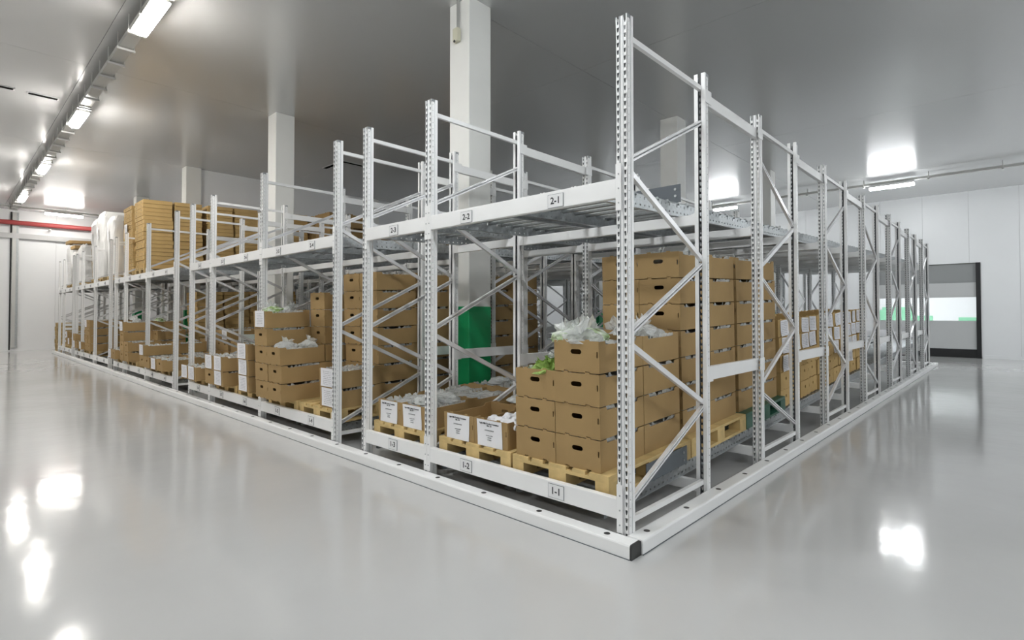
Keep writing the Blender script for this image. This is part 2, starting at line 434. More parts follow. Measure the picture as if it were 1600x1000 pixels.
# perforated post: folded sheet with two columns of keyhole slots and rows of side holes
def post_mesh():
    bm = bmesh.new()
    def face(*ps):
        bm.faces.new([bm.verts.new(p) for p in ps])
    P = .045; nc = int(H/P)
    def slot_strip(x0, x1):
        cx = (x0+x1)/2
        for k in range(nc):
            z0 = k*P; z1 = z0+P if k < nc-1 else H
            zc = z0+.0235
            O = lambda x, z: (x, 0, z)
            htl, htr = (cx-.0072, zc+.0138), (cx+.0072, zc+.0138)
            hml, hmr = (cx-.0072, zc+.003), (cx+.0072, zc+.003)
            hbl, hbr = (cx-.0034, zc-.0138), (cx+.0034, zc-.0138)
            if k == nc-1:   # cut end: slot open at top
                face(O(x0, z0), O(x1, z0), O(*hbr), O(*hbl)); face(O(x1, z0), O(x1, zc), O(*hmr), O(*hbr)); face(O(x0, zc), O(x0, z0), O(*hbl), O(*hml))
                face(O(x1, zc), O(x1, z1), (hmr[0], 0, z1), O(*hmr)); face(O(x0, z1), O(x0, zc), O(*hml), (hml[0], 0, z1))
                continue
            face(O(x0, z1), O(*htl), O(*htr), O(x1, z1)); face(O(x1, z1), O(*htr), O(*hmr), O(x1, zc)); face(O(x1, zc), O(*hmr), O(*hbr), O(x1, z0))
            face(O(x1, z0), O(*hbr), O(*hbl), O(x0, z0)); face(O(x0, z0), O(*hbl), O(*hml), O(x0, zc)); face(O(x0, zc), O(*hml), O(*htl), O(x0, z1))
    slot_strip(-PW, -.047); slot_strip(-.028, 0)
    def wall(pts):
        for (xa, ya), (xb, yb) in zip(pts, pts[1:]):
            face((xa, ya, 0), (xb, yb, 0), (xb, yb, H), (xa, ya, H))
    wall([(-.047, 0), (-.043, .007), (-.032, .007), (-.028, 0)])
    P2 = .05; n2 = int(H/P2)
    for x in (-PW, 0):
        for k in range(n2):
            z0 = k*P2; z1 = z0+P2 if k < n2-1 else H; zc = z0+.025; y0, y1 = 0, .036; h = .0032; yc = .020
            Q = lambda y, z: (x, y, z)
            a, b, c, d_ = Q(y0, z0), Q(y1, z0), Q(y1, z1), Q(y0, z1)
            e, f, g, hh = Q(yc-h, zc-h), Q(yc+h, zc-h), Q(yc+h, zc+h), Q(yc-h, zc+h)
            face(a, b, f, e); face(b, c, g, f); face(c, d_, hh, g); face(d_, a, e, hh)
        s = -1 if x < 0 else 1
        wall([(x, .036), (x+s*.004, .043), (x+s*.004, .064), (x-s*.025, .064)])
    bmesh.ops.remove_doubles(bm, verts=bm.verts, dist=.0002)
    bmesh.ops.recalc_face_normals(bm, faces=bm.faces)
    bmesh.ops.solidify(bm, geom=bm.faces[:], thickness=.0022)
    bm.normal_update(); mid = Vector((-PW/2, .032, 0))
    for f in bm.faces:      # the folded sheet is painted outside and bare zinc inside
        c = f.calc_center_median(); d = mid-Vector((c.x, c.y, 0))
        if f.normal.dot(d) > .004: f.material_index = 1
    me = bpy.data.meshes.new('post'); bm.to_mesh(me); bm.free(); me.materials.append(M_WHITE); me.materials.append(M_ZINC)
    return me
POST = post_mesh()
XC = -PW/2
def brace_mesh(y0, z0, y1, z1, w_=.034, d_=.026, m=M_BRACE, flip=1):
    a, b = Vector((XC, y0, z0)), Vector((XC, y1, z1)); u = (b-a).normalized(); v = Vector((0, -u.z, u.y)); x = Vector((1, 0, 0))
    t_ = .003
    L_ = .0125
    prof = [(-d_/2, -w_/2), (d_/2, -w_/2), (d_/2, -w_/2+L_), (d_/2-t_, -w_/2+L_), (d_/2-t_, -w_/2+t_), (-d_/2+t_, -w_/2+t_),
            (-d_/2+t_, w_/2-t_), (d_/2-t_, w_/2-t_), (d_/2-t_, w_/2-L_), (d_/2, w_/2-L_), (d_/2, w_/2), (-d_/2, w_/2)]
    prof = [(p*flip, q) for p, q in prof]
    return MB().prism(prof, a, b, x, v).mesh('brace', m)
FBACK = FD+.03
def frame_proto(mirror):
    t = empty('upright_frame')
    obj('post', POST, t, (0, 0, 0))
    obj('post', POST, t, (-PW, FBACK, 0), (0, 0, math.pi))
    f0, b0 = .045, FBACK-.045
    A = [('f', .215), ('b', .69), ('f', 1.205), ('b', 1.73), ('f', 2.24), ('b', 2.78)]
    if mirror: A = [('b' if s == 'f' else 'f', z) for s, z in A]
    Y = {'f': f0, 'b': b0}
    for q_, ((s, z), (s2, z2)) in enumerate(zip(A, A[1:])):
        dz = .018 if z2 > z else -.018
        obj('diagonal_brace', brace_mesh(Y[s], z+dz, Y[s2], z2-dz, flip=1 if q_ % 2 == 0 else -1), t)
    obj('horizontal_brace', brace_mesh(f0, .135, b0, .135, m=M_WHITE, flip=-1), t)
    obj('horizontal_brace', brace_mesh(f0, 3.01, b0, 3.01, m=M_WHITE, flip=-1), t)
    return t
FR = [Proto(frame_proto(False)), Proto(frame_proto(True))]
for i in range(NL):
    for k in range(7):
        o = FR[k % 2].place((-LX[i], 2*k*FD, 0))
        tag(o, 'white perforated upright frame, %s, %s from the front' % (line_name(i), ['foremost', 'second', 'third', 'fourth', 'fifth', 'sixth', 'last'][k]),
            'rack frame', 'upright frames of the pallet rack')

# spacers that tie one frame to the next in depth
def spacer_proto(name, hgt):
    t = empty(name); y0, y1 = FBACK, 2*FD
    obj('bar', MB().box(XC-.02, XC+.02, y0, y1, 0, hgt).mesh('bar', M_WHITE, bevel=.004), t)
    pl = MB().box(.0005, .0045, -.066, .04, -.005, hgt+.005).mesh('end_plate', M_WHITE)
    obj('end_plate', pl, t, (.004, y0, 0)); obj('end_plate', pl, t, (.004, y1+.028, 0))
    return Proto(t)
SP = {'top': spacer_proto('frame_spacer', .085), 'middle': spacer_proto('frame_spacer', .10)}
for i in range(NL):
    for k in range(6):
        for nm_, z in (('top', 2.905), ('middle', .862)):
            if nm_ == 'middle' and i > 11: continue
            o = SP[nm_].place((-LX[i], 2*k*FD, z))
            tag(o, 'white %s spacer bar joining two frames, %s, %s from the front' % (nm_, line_name(i), NTH[k].replace('bottom', 'first')),
                'spacer bar', 'spacer bars between upright frames')

# load beams
BZ = {1: .152, 2: 2.038}; BH = .117
LAB = {n_: text_mesh('%d-%d' % n_, .062, M_INK, bold=.0012) for n_ in [(l, k) for l in (1, 2) for k in range(1, 22)]}
PLATE = MB().box(-.062, .062, -.005, 0, -.042, .042).mesh('lane_plate', M_LABELP)
PEDGE = MB().box(-.064, .064, -.0045, -.0005, -.044, -.042).box(.062, .064, -.0045, -.0005, -.042, .044).box(-.064, .062, -.0045, -.0005, .042, .044).box(-.064, -.062, -.0045, -.0005, -.042, .042).mesh('plate_edge', M_PLATE)
CONN = MB().box(0, .034, -.006, -.001, -.075, BH+.085).box(-.004, 0, -.006, .045, -.075, BH+.085).mesh('end_connector', M_WHITE)
RIV = MB()
for z in (-.03, .055, .14): RIV.cyl((.017, -.006, z), (.017, -.009, z), .005, 8)
RIV = RIV.mesh('rivets', M_GALV)
beam_meshes = {}
def beam_mesh(L, hgt, dep):
    k = (round(L, 3), hgt, dep)
    if k not in beam_meshes: beam_meshes[k] = MB().box(0, L, 0, dep, 0, hgt).mesh('beam', M_WHITE, bevel=.005)
    return beam_meshes[k]
for (bi, xl, xr, ls) in BAYS:
    L = xr-xl
    for lev in (1, 2):
        t = empty('front_beam', (xl, 0, BZ[lev]))
        obj('beam', beam_mesh(L, BH, .045), t, (0, -.004, 0))
        obj('end_connector', CONN, t, (L+.002, 0, 0))
        c = obj('end_connector', CONN, t, (-.002, 0, 0)); c.scale = (-1, 1, 1)
        for cc, sx in ((L+.002, 1), (-.002, -1)):
            r = obj('rivets', RIV, t, (cc, 0, 0)); r.scale = (sx, 1, 1); r['kind'] = 'stuff'
        for n_ in ls:
            lx = LANE[n_]-xl+(.045 if n_ == 1 else 0)
            pz = .058 if lev == 1 else .05
            p = obj('lane_plate', PLATE, t, (lx, -.004, pz)); obj('plate_edge', PEDGE, p)
            obj('lane_number', LAB[(lev, n_)], p, (0, -.0056, 0), (math.pi/2, 0, 0))
        tag(t, 'white %s front beam with the plate%s of lane%s %s' % (['lower', 'upper'][lev-1], *(('s', 's') if len(ls) > 1 else ('', '')), ' and '.join(NUM[q] for q in ls)),
            'rack beam', 'front beams of the pallet rack')
CONB = MB().add([(0, -.001, -.05), (0, .05, -.05), (0, .05, .13), (0, -.001, .13), (.004, -.001, -.05), (.004, .05, -.05), (.004, .05, .13), (.004, -.001, .13)],
                [(0, 3, 2, 1), (4, 5, 6, 7), (0, 1, 5, 4), (1, 2, 6, 5), (2, 3, 7, 6), (3, 0, 4, 7)]).prism(
    [(0, .0), (.0, .09), (.045, .075), (.045, .0)], (.004, -.002, 0), (.004, 0, 0), (1, 0, 0), (0, 0, 1)).mesh('end_connector', M_WHITE)
RB = {1: .10, 2: 2.052}       # rail underside height at the front
cross = {}
for (bi, xl, xr, ls) in BAYS:
    L = xr-xl
    far = bi > 8
    for lev in (1, 2):
        for k in ([1, 2, 3, 4, 7, 10, 13] if far else range(1, 14)):
            if lev == 1 and far and k not in (1, 2, 13): continue
            key = (round(L, 3),)
            if key not in cross:
                t = empty('cross_beam')
                obj('beam', beam_mesh(L, .078, .045), t)
                obj('end_connector', CONB, t, (.0, 0, 0)); c = obj('end_connector', CONB, t, (L, 0, 0)); c.scale = (-1, 1, 1)
                cross[key] = Proto(t)
            y = k*FD+(-.03 if k % 2 else .005)
            o = cross[key].place((xl, y, RB[lev]+SLOPE*y-.08))
            tag(o, 'white cross beam under the %s rollers of lane%s %s, %s from the front' % (['lower', 'upper'][lev-1], 's' if len(ls) > 1 else '', ' and '.join(NUM[q] for q in ls), NTH[k-1].replace('bottom', 'first')),
                'rack beam', 'cross beams inside the pallet rack')

# roller tracks
TL = 14.15; RAILX = .365
def rail_mesh():
    mb = MB(); hgt = .10; pt = .06; nn = int(TL/pt)
    # web with a row of holes at two heights (outer face x=0), plus flanges
    for k in range(nn):
        y0 = k*pt; y1 = y0+pt if k < nn-1 else TL; yc = y0+pt/2
        for z0, z1 in ((0, .05), (.05, hgt)):
            zc = (z0+z1)/2; hy, hz = (.008, .006) if z0 == 0 else (.006, .010)
            if z0 and k % 2: hy, hz = .003, .004
            a = [(0, y0, z0), (0, y1, z0), (0, y1, z1), (0, y0, z1)]; b = [(0, yc-hy, zc-hz), (0, yc+hy, zc-hz), (0, yc+hy, zc+hz), (0, yc-hy, zc+hz)]
            mb.add(a+b, [(0, 1, 5, 4), (1, 2, 6, 5), (2, 3, 7, 6), (3, 0, 4, 7)])
    for z in (0, hgt):
        mb.add([(0, 0, z), (-.03, 0, z), (-.03, TL, z), (0, TL, z)], [(0, 1, 2, 3)])
    me = mb.mesh('side_rail', M_GALV)
    bm = bmesh.new(); bm.from_mesh(me); bmesh.ops.remove_doubles(bm, verts=bm.verts, dist=.0005)
    bmesh.ops.recalc_face_normals(bm, faces=bm.faces); bmesh.ops.solidify(bm, geom=bm.faces[:], thickness=.002); bm.to_mesh(me); bm.free()
    return me
RAIL = rail_mesh()
ROLLER = MB().cyl((-RAILX+.004, 0, 0), (RAILX-.004, 0, 0), .024, 10).cyl((-RAILX-.012, 0, 0), (RAILX+.012, 0, 0), .006, 6).mesh('roller', M_GALV, smooth=False)
RP = .155; NR = int((TL-.1)/RP)
def rollers_mesh(k0):
    mb = MB()
    for k in range(k0, NR): mb.cyl((-RAILX+.004, .08+k*RP, .088), (RAILX-.004, .08+k*RP, .088), .024, 8)
    return mb.mesh('rollers', M_GALV)
ROLL_ALL = rollers_mesh(0); ROLL_REST = rollers_mesh(22)
def track_proto(detail):
    t = empty('roller_track')
    for s in (1, -1):
        r = obj('side_rail', RAIL, t, (s*RAILX, 0, 0)); r.scale = (s, 1, 1)
    if detail:
        for k in range(22): obj('roller', ROLLER, t, (0, .08+k*RP, .088))
    o = obj('rollers', ROLL_REST if detail else ROLL_ALL, t); o['kind'] = 'stuff'
    return Proto(t)
TP = [track_proto(False), track_proto(True)]
TRACK1 = {}
for n_, x in LANE.items():
    for lev in (1, 2):
        o = TP[1 if (n_ <= 3 and lev == 2) or (n_ == 1) else 0].place((x, .062, RB[lev]+SLOPE*.062), (TILT, 0, 0))
        tag(o, 'galvanised roller track on the %s level of lane %s' % (['lower', 'upper'][lev-1], NUM[n_]), 'roller track', 'roller tracks of the pallet rack')
        if n_ == 1: TRACK1[lev] = o
# slate plates and maker's lettering on the lane one tracks
g = obj('guide_plate', MB().box(.406, .412, .44, 1.04, .105, .235).mesh('guide_plate', M_PLATE), TRACK1[1])
obj('bolts', MB().cyl((.412, .98, .14), (.417, .98, .14), .010, 8).cyl((.412, .98, .195), (.417, .98, .195), .010, 8).mesh('bolts', M_GALV), g)
g = obj('stop_plate', MB().box(-.36, .40, .98, .986, .10, .235).mesh('stop_plate', M_PLATE), TRACK1[2])
obj('bolts', MB().cyl((.36, .98, .15), (.36, .974, .15), .010, 8).cyl((.36, .98, .20), (.36, .974, .20), .010, 8).mesh('bolts', M_GALV), g)
obj('maker_mark', text_mesh('gor', .045, M_INK, bold=.001, shear=.3, align='LEFT'), TRACK1[2], (.3675, .05, .072), (math.pi/2, 0, math.pi/2))

# guard rails on the floor
KH = .083
def guard_rail(name, L, wdt, holes, label, cap):
    t = empty(name)
    bm = bmesh.new(); bev = .012
    # side and bottom shell
    prof = [(0, 0), (wdt, 0), (wdt, KH-bev), (wdt-bev*.3, KH-bev*.3), (wdt-bev, KH), (bev, KH), (bev*.3, KH-bev*.3), (0, KH-bev)]
    me = MB().prism(prof, (0, 0, 0), (L, 0, 0), (0, 1, 0), (0, 0, 1)).mesh('tube', M_WHITE)
    obj('tube', me, t)
    hb = MB()
    hb.cyl((0, 0, -.004), (0, 0, .0006), .019, 14)
    hm = hb.mesh('bolt_hole', M_BLACK); rim = MB()
    for k in range(14):
        a, b = 2*math.pi*k/14, 2*math.pi*(k+1)/14
        rim.add([(.019*math.cos(a), .019*math.sin(a), .0), (.019*math.cos(b), .019*math.sin(b), 0), (.0225*math.cos(b), .0225*math.sin(b), .0012), (.0225*math.cos(a), .0225*math.sin(a), .0012)], [(0, 1, 2, 3)])
    for h in holes: obj('bolt_hole', hm, t, (h, wdt/2, KH))
    obj('floor_joint', MB().box(0, L, -.004, wdt+.004, 0, .004).mesh('floor_joint', M_PLATE), t)
    if cap:
        c = MB().prism([(a*1.0, b) for a, b in prof], (L, 0, 0), (L+.012, 0, 0), (0, 1, 0), (0, 0, 1)).mesh('end_cap', M_BLACK)
        obj('end_cap', c, t)
    return tag(t, label, 'guard rail')
XE = LX[-1]+PW+.25
o = guard_rail('floor_guard_rail', XE+.080, .105, [XE-.10-.516*k for k in range(44)], 'long white floor rail along the front of the rack with black end cap', True)
o.location = (-XE, -.125, 0)
o = guard_rail('floor_guard_rail', 15.03, .104, [.16-.022+.515*k for k in range(29)], 'white floor rail along the right hand side of the rack', False)
o.rotation_euler = (0, 0, math.pi/2); o.location = (.100, -.018, 0)
o = guard_rail('floor_guard_rail', 14.0, .104, [.3+.515*k for k in range(26)], 'white floor rail along the rear of the rack near the door', False)
o.location = (-14.02, 14.88, 0)

# ------------------------------------------------------------------ pallets
PB = {}
def bm_(name, x0, x1, y0, y1, z0, z1, m=M_WOOD):
    # shared mesh of one board, centred
    k = (name, round(x1-x0, 3), round(y1-y0, 3), round(z1-z0, 3), m.name)
    if k not in PB:
        a, b, c = (x1-x0)/2, (y1-y0)/2, (z1-z0)/2
        PB[k] = MB().box(-a, a, -b, b, -c, c).mesh(name, m)
    return PB[k], ((x0+x1)/2, (y0+y1)/2, (z0+z1)/2)
def pallet_pieces():
    r = []
    PL = 1.12
    for a, b in ((-.4, -.255), (-.225, -.125), (-.0725, .0725), (.125, .225), (.255, .4)): r.append(('deck_board', a, b, 0, PL, .122, .144))
    for y in (0, PL/2-.0725, PL-.145): r.append(('stringer_board', -.4, .4, y, y+.145, .100, .122))
    for y in (0, PL/2-.0725, PL-.145):
        for a, b in ((-.4, -.3), (-.0725, .0725), (.3, .4)): r.append(('block', a, b, y, y+.145, .022, .100))
    for a, b in ((-.4, -.3), (-.0725, .0725), (.3, .4)): r.append(('skid_board', a, b, 0, PL, 0, .022))
    return r
def pallet_proto(m):
    t = empty('pallet')
    for p in pallet_pieces():
        me, c = bm_(*p, m); obj(p[0], me, t, c)
    return Proto(t)
PAL = pallet_proto(M_WOOD)
mb = MB()
for p in pallet_pieces(): mb.box(*p[1:])
PALF = Proto(obj('pallet', mb.mesh('pallet_far', M_WOODD)))
def green_pallet_proto():
    t = empty('pallet')
    obj('deck', MB().box(-.4, .4, 0, 1.12, .115, .144).mesh('deck', M_GREENP, bevel=.006), t)
    for y in (0, .485, .97):
        for a in (-.4, -.07, .27): obj('foot', MB().box(a, a+.13, y, y+.15, .02, .115).mesh('foot', M_GREENP), t)
    for a in (-.4, -.07, .27): obj('runner', MB().box(a, a+.13, 0, 1.12, 0, .02).mesh('runner', M_GREENP), t)
    return t
RT = .115                      # roller top above rail underside
def lane_pt(lane, lev, dx, y, dz):
    """a point above the rollers of a lane: dx from the lane centre, y along, dz above the roller tops (in the tilted frame)"""
    return (LANE[lane]+dx, y-dz*math.sin(TILT), RB[lev]+RT+SLOPE*y+dz*math.cos(TILT))
LEV = {1: 'lower', 2: 'upper'}
def put_pallet(lane, lev, y, far=False, dx=0, note='', proto=None, row=0):
    P_ = proto or (PALF if far else PAL)
    o = P_.place(lane_pt(lane, lev, dx, y, 0), (TILT, 0, 0)) if isinstance(P_, Proto) else P_
    if not isinstance(P_, Proto): o.location = lane_pt(lane, lev, dx, y, 0); o.rotation_euler = (TILT, 0, 0)
    wood = 'dark green plastic pallet' if (proto is not None and proto not in (PAL, PALF)) else 'wooden pallet'
    tag(o, '%s%s on the %s level, lane %s, %s in the lane' % (wood, note, LEV[lev], NUM[lane], ['foremost', 'second', 'third', 'fourth', 'fifth', 'sixth', 'seventh', 'eighth', 'ninth', 'tenth'][row]), 'pallet', 'pallets in the rack')
    return o

# ------------------------------------------------------------------ cardboard boxes
def panel(mb, outline, holes, thick, fr, ux, uz, un):
    """flat panel with holes: outline/holes in (a,b); placed at fr + a*ux + b*uz, thickness along un"""
    bm = bmesh.new()
    def loop(pts):
        vs = [bm.verts.new((a, b, 0)) for a, b in pts]
        return [bm.edges.new((vs[i], vs[(i+1) % len(vs)])) for i in range(len(vs))]
    es = loop(outline)
    for h in holes: es += loop(h)
    bmesh.ops.triangle_fill(bm, use_beauty=True, use_dissolve=False, edges=es)
    r = bmesh.ops.extrude_face_region(bm, geom=bm.faces[:])
    for v in r['geom']:
        if isinstance(v, bmesh.types.BMVert): v.co.z += thick
    bm.verts.index_update()
    fr, ux, uz, un = map(Vector, (fr, ux, uz, un))
    vs = [fr+ux*v.co.x+uz*v.co.y+un*v.co.z for v in bm.verts]
    fs = [[v.index for v in f.verts] for f in bm.faces]
    bm.free(); mb.add(vs, fs)
def stadium(cx, cz, w_, h_, n_=5):
    r = h_/2; pts = []
    for k in range(n_+1):
        a = -math.pi/2+math.pi*k/n_; pts.append((cx+w_/2-r+r*math.cos(a), cz+r*math.sin(a)))
    for k in range(n_+1):
        a = math.pi/2+math.pi*k/n_; pts.append((cx-w_/2+r+r*math.cos(a), cz+r*math.sin(a)))
    return pts
BW, BD, BHT = .352, .53, .205
def box_mesh(W_, D_, H_, m, hole=True, name='cardboard_box', hw=.085, hh=.032, hz=.64, dip=.022):
    mb = MB(); t_ = .005; w2 = W_/2
    nt_ = .017; nh = .011
    a, b = W_*.22, W_*.70
    end = [(-w2, 0), (-w2+a, 0), (-w2+a, nh), (-w2+a+nt_*2, nh), (-w2+a+nt_*2, 0), (-w2+b, 0), (-w2+b, nh), (-w2+b+nt_*2, nh), (-w2+b+nt_*2, 0), (w2, 0), (w2, H_-.004),
           (-w2+b+nt_*2, H_-.004), (-w2+b+nt_*2, H_+.005), (-w2+b, H_+.005), (-w2+b, H_-.004), (-w2+a+nt_*2, H_-.004), (-w2+a+nt_*2, H_+.005), (-w2+a, H_+.005), (-w2+a, H_-.004), (-w2, H_-.004)]
    hs = []
    if hole: hs.append(stadium(0, H_*hz, hw, hh))
    if W_ > .3: hs.append([(w2-.018, H_*.48), (w2-.009, H_*.48), (w2-.009, H_*.66), (w2-.018, H_*.66)])
    panel(mb, end, hs, t_, (0, 0, 0), (1, 0, 0), (0, 0, 1), (0, 1, 0))
    panel(mb, end, hs, t_, (0, D_, 0), (-1, 0, 0), (0, 0, 1), (0, -1, 0))
    side = [(t_, 0), (D_-t_, 0), (D_-t_, H_-.006), (D_-.07, H_-.006), (D_-.08, H_-.006-dip), (.08, H_-.006-dip), (.07, H_-.006), (t_, H_-.006)]
    panel(mb, side, [], t_, (-w2, 0, 0), (0, 1, 0), (0, 0, 1), (1, 0, 0))
    panel(mb, side, [], t_, (w2, 0, 0), (0, 1, 0), (0, 0, 1), (-1, 0, 0))
    mb.box(-w2+t_, w2-t_, t_, D_-t_, .006, .011)
    return mb.mesh(name, m)
BOXM = box_mesh(BW, BD, BHT, M_CARD)
def liner_mesh(seed):
    rr = random.Random(seed); mb = MB(); n_ = 22
    for s in (-1, 1):
        top = []; bot = []
        for k in range(n_+1):
            y = .07+(BD-.14)*k/n_
            x = s*(BW/2-.012+rr.uniform(-.006, .016)); z = BHT-.002-rr.choice((0, 0, .006, .02, .03))*rr.uniform(.6, 1.2)
            top.append((x, y, z)); bot.append((s*(BW/2-.02), y, BHT-.055))
        o = len(mb.v); mb.v += top+bot
        mb.f += [(o+k, o+k+1, o+n_+1+k+1, o+n_+1+k) for k in range(n_)]
    # bagged contents showing below the rim
    N = 7; o = len(mb.v)
    for i in range(N):
        for j in range(N):
            mb.v.append((-BW/2+.008+(BW-.016)*i/(N-1), .012+(BD-.024)*j/(N-1), BHT-.030+rr.uniform(-.018, .010)))
    for i in range(N-1):
        for j in range(N-1):
            q = o+i*N+j; mb.f.append((q, q+N, q+N+1, q+1))
    return mb.mesh('plastic_liner', M_FILM, recalc=False)
LINERS = [liner_mesh(s) for s in range(5)]
def print_material():
    m = bpy.data.materials.new('printed_sheet'); m.use_nodes = True
    nt = m.node_tree; b = nt.nodes['Principled BSDF']; b.inputs['Roughness'].default_value = .7
    tc = nt.nodes.new('ShaderNodeTexCoord'); sp = nt.nodes.new('ShaderNodeSeparateXYZ')
    nt.links.new(tc.outputs['Object'], sp.inputs[0])
    def math_(op, a, b_=None, v=None):
        q = nt.nodes.new('ShaderNodeMath'); q.operation = op; nt.links.new(a, q.inputs[0])
        if b_ is not None: nt.links.new(b_, q.inputs[1])
        if v is not None: q.inputs[1].default_value = v
        return q.outputs[0]
    rows = math_('MULTIPLY', sp.outputs['Z'], v=52.0); fr = math_('FRACT', rows); line = math_('LESS_THAN', fr, v=.42)
    n = nt.nodes.new('ShaderNodeTexNoise'); n.inputs['Scale'].default_value = 1.0; n.inputs['Detail'].default_value = 0
    mp = nt.nodes.new('ShaderNodeMapping'); mp.inputs['Scale'].default_value = (160, 1, 52)
    nt.links.new(tc.outputs['Object'], mp.inputs[0]); nt.links.new(mp.outputs[0], n.inputs['Vector'])
    word = math_('GREATER_THAN', n.outputs['Fac'], v=.46)
    ax = math_('ABSOLUTE', sp.outputs['X']); mx = math_('LESS_THAN', ax, v=.085)
    az = math_('ABSOLUTE', sp.outputs['Z']); mz = math_('LESS_THAN', az, v=.075)
    k = math_('MULTIPLY', math_('MULTIPLY', line, word), math_('MULTIPLY', mx, mz))
    k = math_('MULTIPLY', k, v=.55)
    mix = nt.nodes.new('ShaderNodeMixRGB'); mix.inputs[1].default_value = (.82, .82, .85, 1); mix.inputs[2].default_value = (.08, .08, .10, 1)
    nt.links.new(k, mix.inputs[0]); nt.links.new(mix.outputs[0], b.inputs['Base Color'])
    return m
M_PRINT = print_material()
def sheet_mesh(W_, H_, m, seed):
    rr = random.Random(seed); mb = MB(); N = 7; o = 0
    sk = rr.uniform(-.012, .012)
    for th in (0, .0008):
        for i in range(N):
            for j in range(N):
                u, v = i/(N-1)-.5, j/(N-1)-.5
                bulge = .002+.006*(.25-u*u)*rr.uniform(.7, 1.3)+(.010*max(0, -v-.2) if True else 0)+.008*max(0, abs(u)-.35)
                mb.v.append((u*W_+sk*v, -bulge-th, v*H_))
    for i in range(N-1):
        for j in range(N-1):
            q = i*N+j; mb.f += [(q, q+N, q+N+1, q+1), (N*N+q, N*N+q+1, N*N+q+N+1, N*N+q+N)]
    me = mb.mesh('paper_label', m, recalc=False)
    return me
def curl_sheet(W_, H_, m, seed):
    rr = random.Random(seed); mb = MB(); N = 7; sk = rr.uniform(-.035, .035); k1 = rr.uniform(.02, .05)*rr.choice((1, -1))
    for th in (0, .0008):
        for i in range(N):
            for j in range(N):
                u, v = i/(N-1)-.5, j/(N-1)-.5
                mb.v.append((u*W_*(1-.12*abs(v)*rr.uniform(.6, 1.2))+sk*v, -.003-th-abs(k1)*max(0, (u if k1 > 0 else -u)-.1)-.06*max(0, -v-.25)**1.0*.5, v*H_))
    for i in range(N-1):
        for j in range(N-1):
            q = i*N+j; mb.f += [(q, q+N, q+N+1, q+1), (N*N+q, N*N+q+1, N*N+q+N+1, N*N+q+N)]
    return mb.mesh('paper_label', m, recalc=False)
CURLS = [curl_sheet(.225, .172, M_PRINT, 40+s) for s in range(6)]
SHEETS = [sheet_mesh(.262, .192, M_PRINT, 10+s) for s in range(4)]
PLAIN = [sheet_mesh(.262, .196, M_PAPER, 20+s) for s in range(2)]
HEAD = text_mesh('Light Milk Product Container\nNo. 10', .0172, M_INK, bold=.0003)
LINE2 = text_mesh('J 10 50 00 00 00 00', .0120, M_INK)
LINE3 = text_mesh('sprzedawca podklad\n\nopakowanie\n\nprodukcyjna', .0085, M_INK)

def make_box(name, me, liner=True, label=None, seed=0):
    o = obj(name, me)
    if liner: obj('plastic_liner', LINERS[seed % 5], o)
    if label == 'text':
        p = obj('paper_label', PLAIN[seed % 2], o, (-.005, -.001, .100))
        obj('printed_heading', HEAD, p, (0, -.0068, .064), (math.pi/2, 0, 0)); obj('printed_number', LINE2, p, (0, -.0072, .022), (math.pi/2, 0, 0)); obj('printed_lines', LINE3, p, (0, -.0066, -.032), (math.pi/2, 0, 0))
    elif label: obj('paper_label', SHEETS[seed % 4], o, (-.005+.01*(seed % 3-1), -.001, .112))
    return o
BOXP = {}
def box_at(lane, lev, dx, y, dz, label, lab, liner=True, rz=0, seed=None):
    seed = random.randrange(5) if seed is None else seed
    k = (lab or '', liner, seed)
    if k not in BOXP: BOXP[k] = Proto(make_box('cardboard_box', BOXM, liner, lab, seed))
    o = BOXP[k].place(lane_pt(lane, lev, dx, y, dz), (TILT, 0, rz))
    return tag(o, label, 'box', 'cardboard boxes in the rack')
DECK = .1445
def fill_pallet(lane, y, heights, row, labels=(), lev=1, far=False, dx=0, box_y=None, jit=.006, liner=True, bx=BW, text=False, pal=True, note=''):
    """heights = (front left, front right, back left, back right) in boxes; labels = {(col, layer)} that carry a paper sheet"""
    if pal: put_pallet(lane, lev, y, far, 0 if lane > 1 else 0, note, row=row)
    names = ['front left', 'front right', 'rear left', 'rear right']
    by = y+.02 if box_y is None else box_y
    for c, hgt in enumerate(heights):
        cx = (-bx/2-.002 if c % 2 == 0 else bx/2+.002)+dx
        cy = by+(0 if c < 2 else BD+.006)
        for k in range(hgt):
            if hgt > 3 and k < hgt-1 and far and c in (2,): continue
            lab = ('text' if text else 'sheet') if (c, k) in labels else None
            top = k == hgt-1
            box_at(lane, lev, cx+random.uniform(-jit, jit)*.5, cy+random.uniform(-jit, jit), DECK+k*(BHT+.001),
                   'cardboard box%s, %s, %s stack of %s pallet, lane %s' % (' with white sheet' if lab else '', 'topmost' if top and hgt > 1 else (NTH[k]+' from below' if k else 'lowest'),
                   names[c], ['front', 'second', 'third', 'fourth', 'fifth', 'sixth', 'seventh'][row], NUM[lane]), lab, liner=liner)

